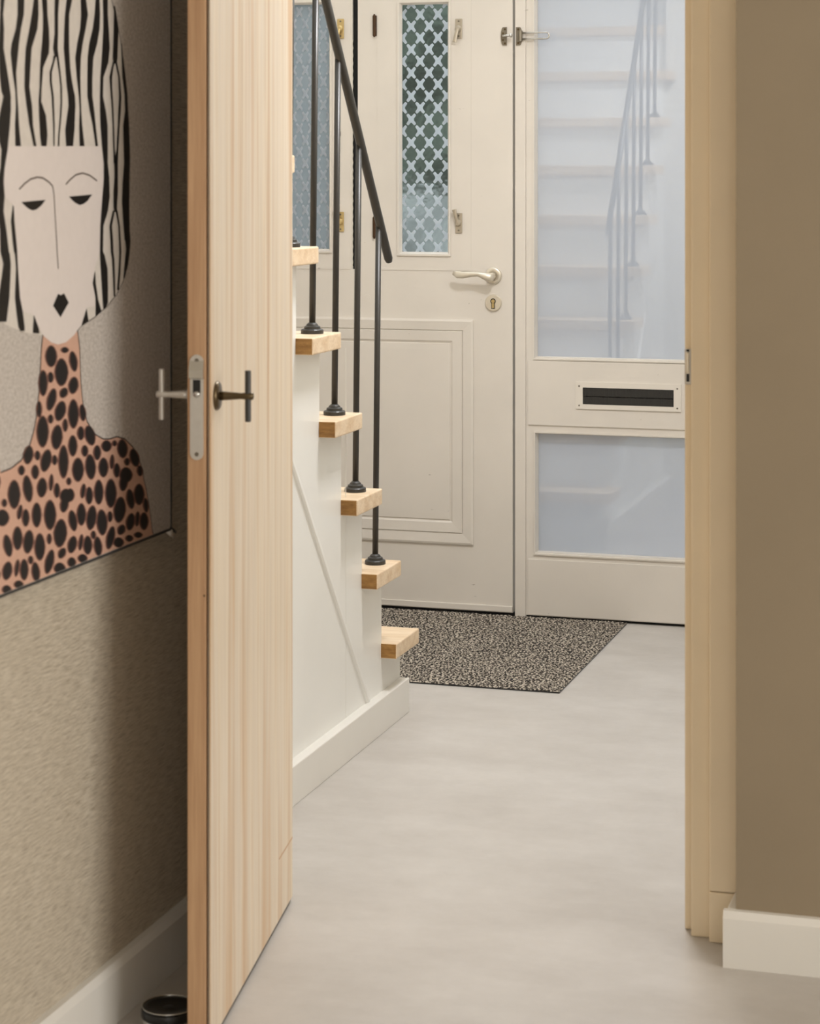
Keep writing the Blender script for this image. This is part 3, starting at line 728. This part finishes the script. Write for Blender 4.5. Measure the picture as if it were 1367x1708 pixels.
st_(cat((P1, [(450, 1248, 1256), (600, 1255, 1268), (800, 1262, 1292), (980, 1285, 1310), (1150, 1290, 1318), (1300, 1270, 1328), (1480, 1275, 1334)]), (P2, [(200, 1280, 1336), (400, 1265, 1332), (600, 1258, 1330), (800, 1270, 1332), (1000, 1285, 1340)]), (P3, [(0, 1290, 1344), (100, 1300, 1338), (250, 1285, 1322), (400, 1272, 1284)])))
st_(cat((P2, [(640, 128, 135), (800, 108, 140), (1000, 125, 160), (1118, 140, 172)]), (P3, [(150, 150, 172), (300, 162, 180), (450, 155, 190), (600, 150, 200), (750, 165, 230), (900, 185, 248), (945, 205, 248)])))
for pts in ([P3(345, 780), P3(395, 920), P3(402, 972), P3(335, 966)], [P3(978, 320), P3(955, 450), P3(985, 600), P3(985, 795), P3(1045, 742), P3(1010, 620), P3(986, 450)], [P3(890, 710), P3(910, 838), P3(838, 884)]):
    poly(bm, [art(q_, LS) for q_ in pts])
# the same hair continues on the side beyond the picture
n0 = len(bm.verts)
for rows in ([(600, 1255, 1268), (980, 1285, 1310), (1300, 1270, 1328), (1900, 1265, 1332), (2400, 1285, 1340), (2800, 1278, 1300)],):
    L = [(mirror(art(P1(a, y), LS)), mirror(art(P1(c, y), LS))) for y, a, c in rows]
    vs = [(bm.verts.new(a), bm.verts.new(c)) for a, c in L]
    for (a, c), (d, e) in zip(vs, vs[1:]): bm.faces.new((a, c, e, d))
mk('hair_stripes', bm, 'print_black', pp)
# eyes and lips, brows and nose
bm = bmesh.new()
for pts in ([P2(*q_) for q_ in ((215, 603), (465, 580), (420, 640), (370, 680), (330, 690), (290, 672), (250, 638))], [P2(*q_) for q_ in ((708, 546), (947, 524), (900, 590), (860, 622), (820, 634), (780, 615), (740, 582))], [P3(*q_) for q_ in ((595, 560), (625, 575), (655, 553), (705, 650), (620, 802), (543, 682))]):
    poly(bm, [art(q_, LS) for q_ in pts])
mk('eyes_and_lips', bm, 'print_black', pp)
bm = bmesh.new()
for pts in ([P2(*q_) for q_ in ((192, 470), (250, 410), (310, 365), (380, 345), (440, 355), (500, 395), (540, 440), (552, 520), (565, 750), (580, 1000))] + [P3(585, 120), P3(597, 300)], [P2(*q_) for q_ in ((675, 420), (720, 370), (780, 320), (850, 303), (920, 325), (998, 382))]):
    outline_line(bm, [art(q_, LS) for q_ in pts], .0026)
mk('brows_and_nose', bm, 'print_line', pp)
# leopard spots
s4 = [(445, 75, 42, 90, 0), (565, 20, 25, 25, 0), (535, 215, 50, 115, 0), (640, 120, 26, 85, -8), (440, 260, 18, 45, 0), (640, 330, 34, 72, 8), (375, 310, 30, 108, 0), (448, 455, 30, 95, 14), (555, 395, 26, 45, 25), (340, 540, 15, 68, 0), (525, 555, 38, 85, 14), (640, 580, 38, 122, 0), (440, 625, 15, 38, 0), (720, 570, 20, 70, -6), (370, 735, 44, 132, 0), (495, 785, 40, 103, 5), (568, 680, 14, 55, 0), (705, 750, 22, 58, 0), (785, 770, 36, 84, -14), (635, 860, 30, 88, 0), (740, 905, 20, 48, 0), (245, 940, 34, 78, 8), (325, 945, 16, 40, 0), (400, 990, 37, 95, 12), (475, 985, 15, 42, 0), (553, 1000, 35, 138, 0), (848, 920, 24, 62, 0), (930, 862, 36, 48, 0), (1000, 838, 12, 25, 0), (1070, 885, 36, 78, -4), (1175, 965, 32, 76, -14), (680, 1070, 42, 100, 0), (790, 1045, 37, 105, -4), (903, 1050, 34, 82, 0), (978, 1000, 10, 60, 4), (1020, 1075, 20, 60, 0), (1110, 1000, 14, 32, 0), (185, 1075, 20, 42, 0), (305, 1090, 24, 60, 0), (1222, 1080, 16, 45, -6)]
s5 = [(120, 235, 45, 120, 0), (240, 185, 33, 112, -7), (365, 175, 35, 82, 4), (445, 130, 10, 70, 4), (495, 200, 18, 62, 0), (575, 250, 46, 62, 0), (560, 325, 28, 65, 8), (612, 240, 28, 55, 0), (600, 120, 12, 32, 0), (725, 205, 13, 62, 8), (778, 245, 24, 73, 0), (862, 215, 32, 103, 0), (968, 225, 41, 120, 0), (1100, 65, 48, 65, 0), (1080, 130, 28, 72, 6), (1140, 275, 26, 83, -8), (1215, 235, 37, 88, 0), (35, 310, 14, 35, 0), (18, 440, 50, 70, 0), (170, 390, 12, 62, 10), (222, 440, 23, 73, 0), (318, 415, 33, 103, 0), (435, 415, 44, 125, 0), (525, 575, 49, 118, 5), (635, 465, 28, 88, -9), (710, 410, 32, 93, 0), (798, 440, 35, 103, 7), (890, 480, 39, 108, -3), (960, 430, 14, 45, 0), (1045, 370, 44, 108, 6), (1140, 475, 29, 72, 10), (1200, 450, 12, 62, 5), (1258, 470, 30, 73, 0), (1060, 545, 24, 45, 22), (965, 615, 27, 97, 12), (855, 690, 27, 82, -6), (815, 590, 13, 35, 0), (765, 680, 31, 78, 0), (705, 655, 11, 68, 8), (630, 675, 31, 73, 12), (540, 750, 23, 48, 25), (430, 825, 29, 103, 13), (345, 695, 38, 113, 0), (428, 625, 12, 45, 0), (245, 650, 37, 98, 6), (150, 620, 34, 98, 0), (65, 685, 29, 93, -10), (60, 905, 34, 78, 10), (145, 880, 11, 72, 8), (208, 895, 29, 88, 0), (265, 810, 13, 35, 0), (310, 915, 27, 83, -6), (520, 885, 42, 50, 0), (625, 830, 28, 42, 0), (720, 795, 33, 36, 0), (1035, 655, 38, 42, 0), (1130, 620, 24, 28, 0), (1208, 590, 28, 25, 0), (160, 1025, 32, 34, 0), (55, 1070, 32, 38, 0), (1275, 330, 14, 60, -5)]
for nm, mat_, grow, lf in (('spot_halos', 'print_halo', 1.22, .0006), ('leopard_spots', 'print_spot', 1.0, .0009)):
    bm = bmesh.new()
    for conv, lst in ((P4, s4), (P5, s5)):
        for cx_, cy_, rx, ry, an in lst:
            pts = []
            ga = math.radians(an)
            gx, gy = (rx * 1.08 if grow == 1 else rx + 15), (ry * (1.0 if grow == 1 else 1.10))
            for k in range(14):
                a_ = 2 * math.pi * k / 14
                ex, ey = gx * math.cos(a_) * (1 - .12 * abs(math.sin(a_))), gy * math.sin(a_)
                pts.append(conv(cx_ + ex * math.cos(ga) - ey * math.sin(ga), cy_ + ex * math.sin(ga) + ey * math.cos(ga)))
            lf2 = lf + random.uniform(0, .00012); P_ = [art(q_, lf2) for q_ in pts]
            poly(bm, P_)
            if max(mirror(p_).y for p_ in P_) < v_in: poly(bm, [mirror(p_) for p_ in P_])
    mk(nm, bm, mat_, pp)
# corner clip
c0 = Vector((UPF, pv1 - .002, pzb))
cl = mk('corner_clip', tube([c0 + Vector((-.004, -.010, .001)), c0 + Vector((-.002, .006, -.006)), c0 + Vector((-.004, .026, -.016))], [(.004, .003), (.008, .004), (.005, .003)], 10), 'letter_paint', pp, True)
mk('clip_pad', tube([c0 + Vector((-.002, .0, .001)), c0 + Vector((-.002, .014, -.006)), c0 + Vector((-.005, .034, -.012))], [.003, .0045, .003], 8), 'black', cl, True)

# ------------------------------------------------------------------ door stop on the floor behind the oak door
dc = Vector((-1.357, 3.172, 0)); r_ = .044
ds = empty('door_stop', dc); tag(ds, 'round black-topped steel door stop on the floor behind oak door', 'door stop')
mk('steel_body', lathe(dc, (0, 0, 1), [(0, r_ * .95), (.002, r_ * .97), (.017, r_ * .97), (.018, r_ * .90)], 40), 'chrome', ds, True)
mk('rubber_band', lathe(dc + Vector((0, 0, .0175)), (0, 0, 1), [(0, r_ * .9), (.001, r_ * .99), (.003, r_), (.012, r_), (.014, r_ * .97)], 40), 'black', ds, True)
mk('top_dish', lathe(dc + Vector((0, 0, .0312)), (0, 0, 1), [(0, r_ * .96), (.0025, r_ * .97), (.003, r_ * .93), (.0012, r_ * .75), (.0004, r_ * .4), (.0002, 0)], 40), 'black_gloss', ds, True)
mk('steel_rim', tube([dc + Vector((r_ * .955 * math.cos(a), r_ * .955 * math.sin(a), .0345)) for a in [k * math.pi / 20 for k in range(41)]], .0011, 6), 'chrome', ds, True)

# ------------------------------------------------------------------ hall ceiling lamp (above the view)
hl = empty('ceiling_lamp', (-0.95, 4.75, 2.6)); tag(hl, 'round white ceiling lamp in the hall', 'lamp')
mk('lamp_rim', lathe((-0.95, 4.75, 2.6), (0, 0, -1), [(0, .24), (.055, .24), (.06, .235), (.06, .225), (.01, .22)], 40), 'lamp_body', hl)

# ------------------------------------------------------------------ outside the front door
tag(mk('ground', box((-9, 6), (VD + .12, 16), (-.12, -.03)), 'paving'), 'pale paving outside the front door', 'ground', kind='structure')
tag(mk('garden_wall', box((-6, 2), (9.2, 9.35), (-.03, 1.28), .01), 'garden_wall', loc=(-2, 9.27, -.03)), 'pale low garden wall seen through the figured glass', 'wall', kind='structure')
bm = bmesh.new(); nx, nz = 60, 24
g = [[bm.verts.new((-6 + 8 * i / nx, 9.8 - .15 * math.sin(math.pi * j / nz) + random.uniform(-.09, .09), -.03 + 2.5 * j / nz + (random.uniform(-.12, .12) if j == nz else 0))) for j in range(nz + 1)] for i in range(nx + 1)]
bk = [[bm.verts.new((-6 + 8 * i / nx, 10.6, z_)) for z_ in (-.03, 2.4)] for i in range(nx + 1)]
for i in range(nx):
    for j in range(nz): bm.faces.new((g[i][j], g[i + 1][j], g[i + 1][j + 1], g[i][j + 1]))
    bm.faces.new((g[i][nz], g[i + 1][nz], bk[i + 1][1], bk[i][1])); bm.faces.new((bk[i][0], bk[i + 1][0], bk[i + 1][1], bk[i][1]))
hd = mk('hedge', bm, 'hedge', loc=(-2, 10, -.03)); tag(hd, 'dark green hedge blurred behind the figured glass', 'hedge')
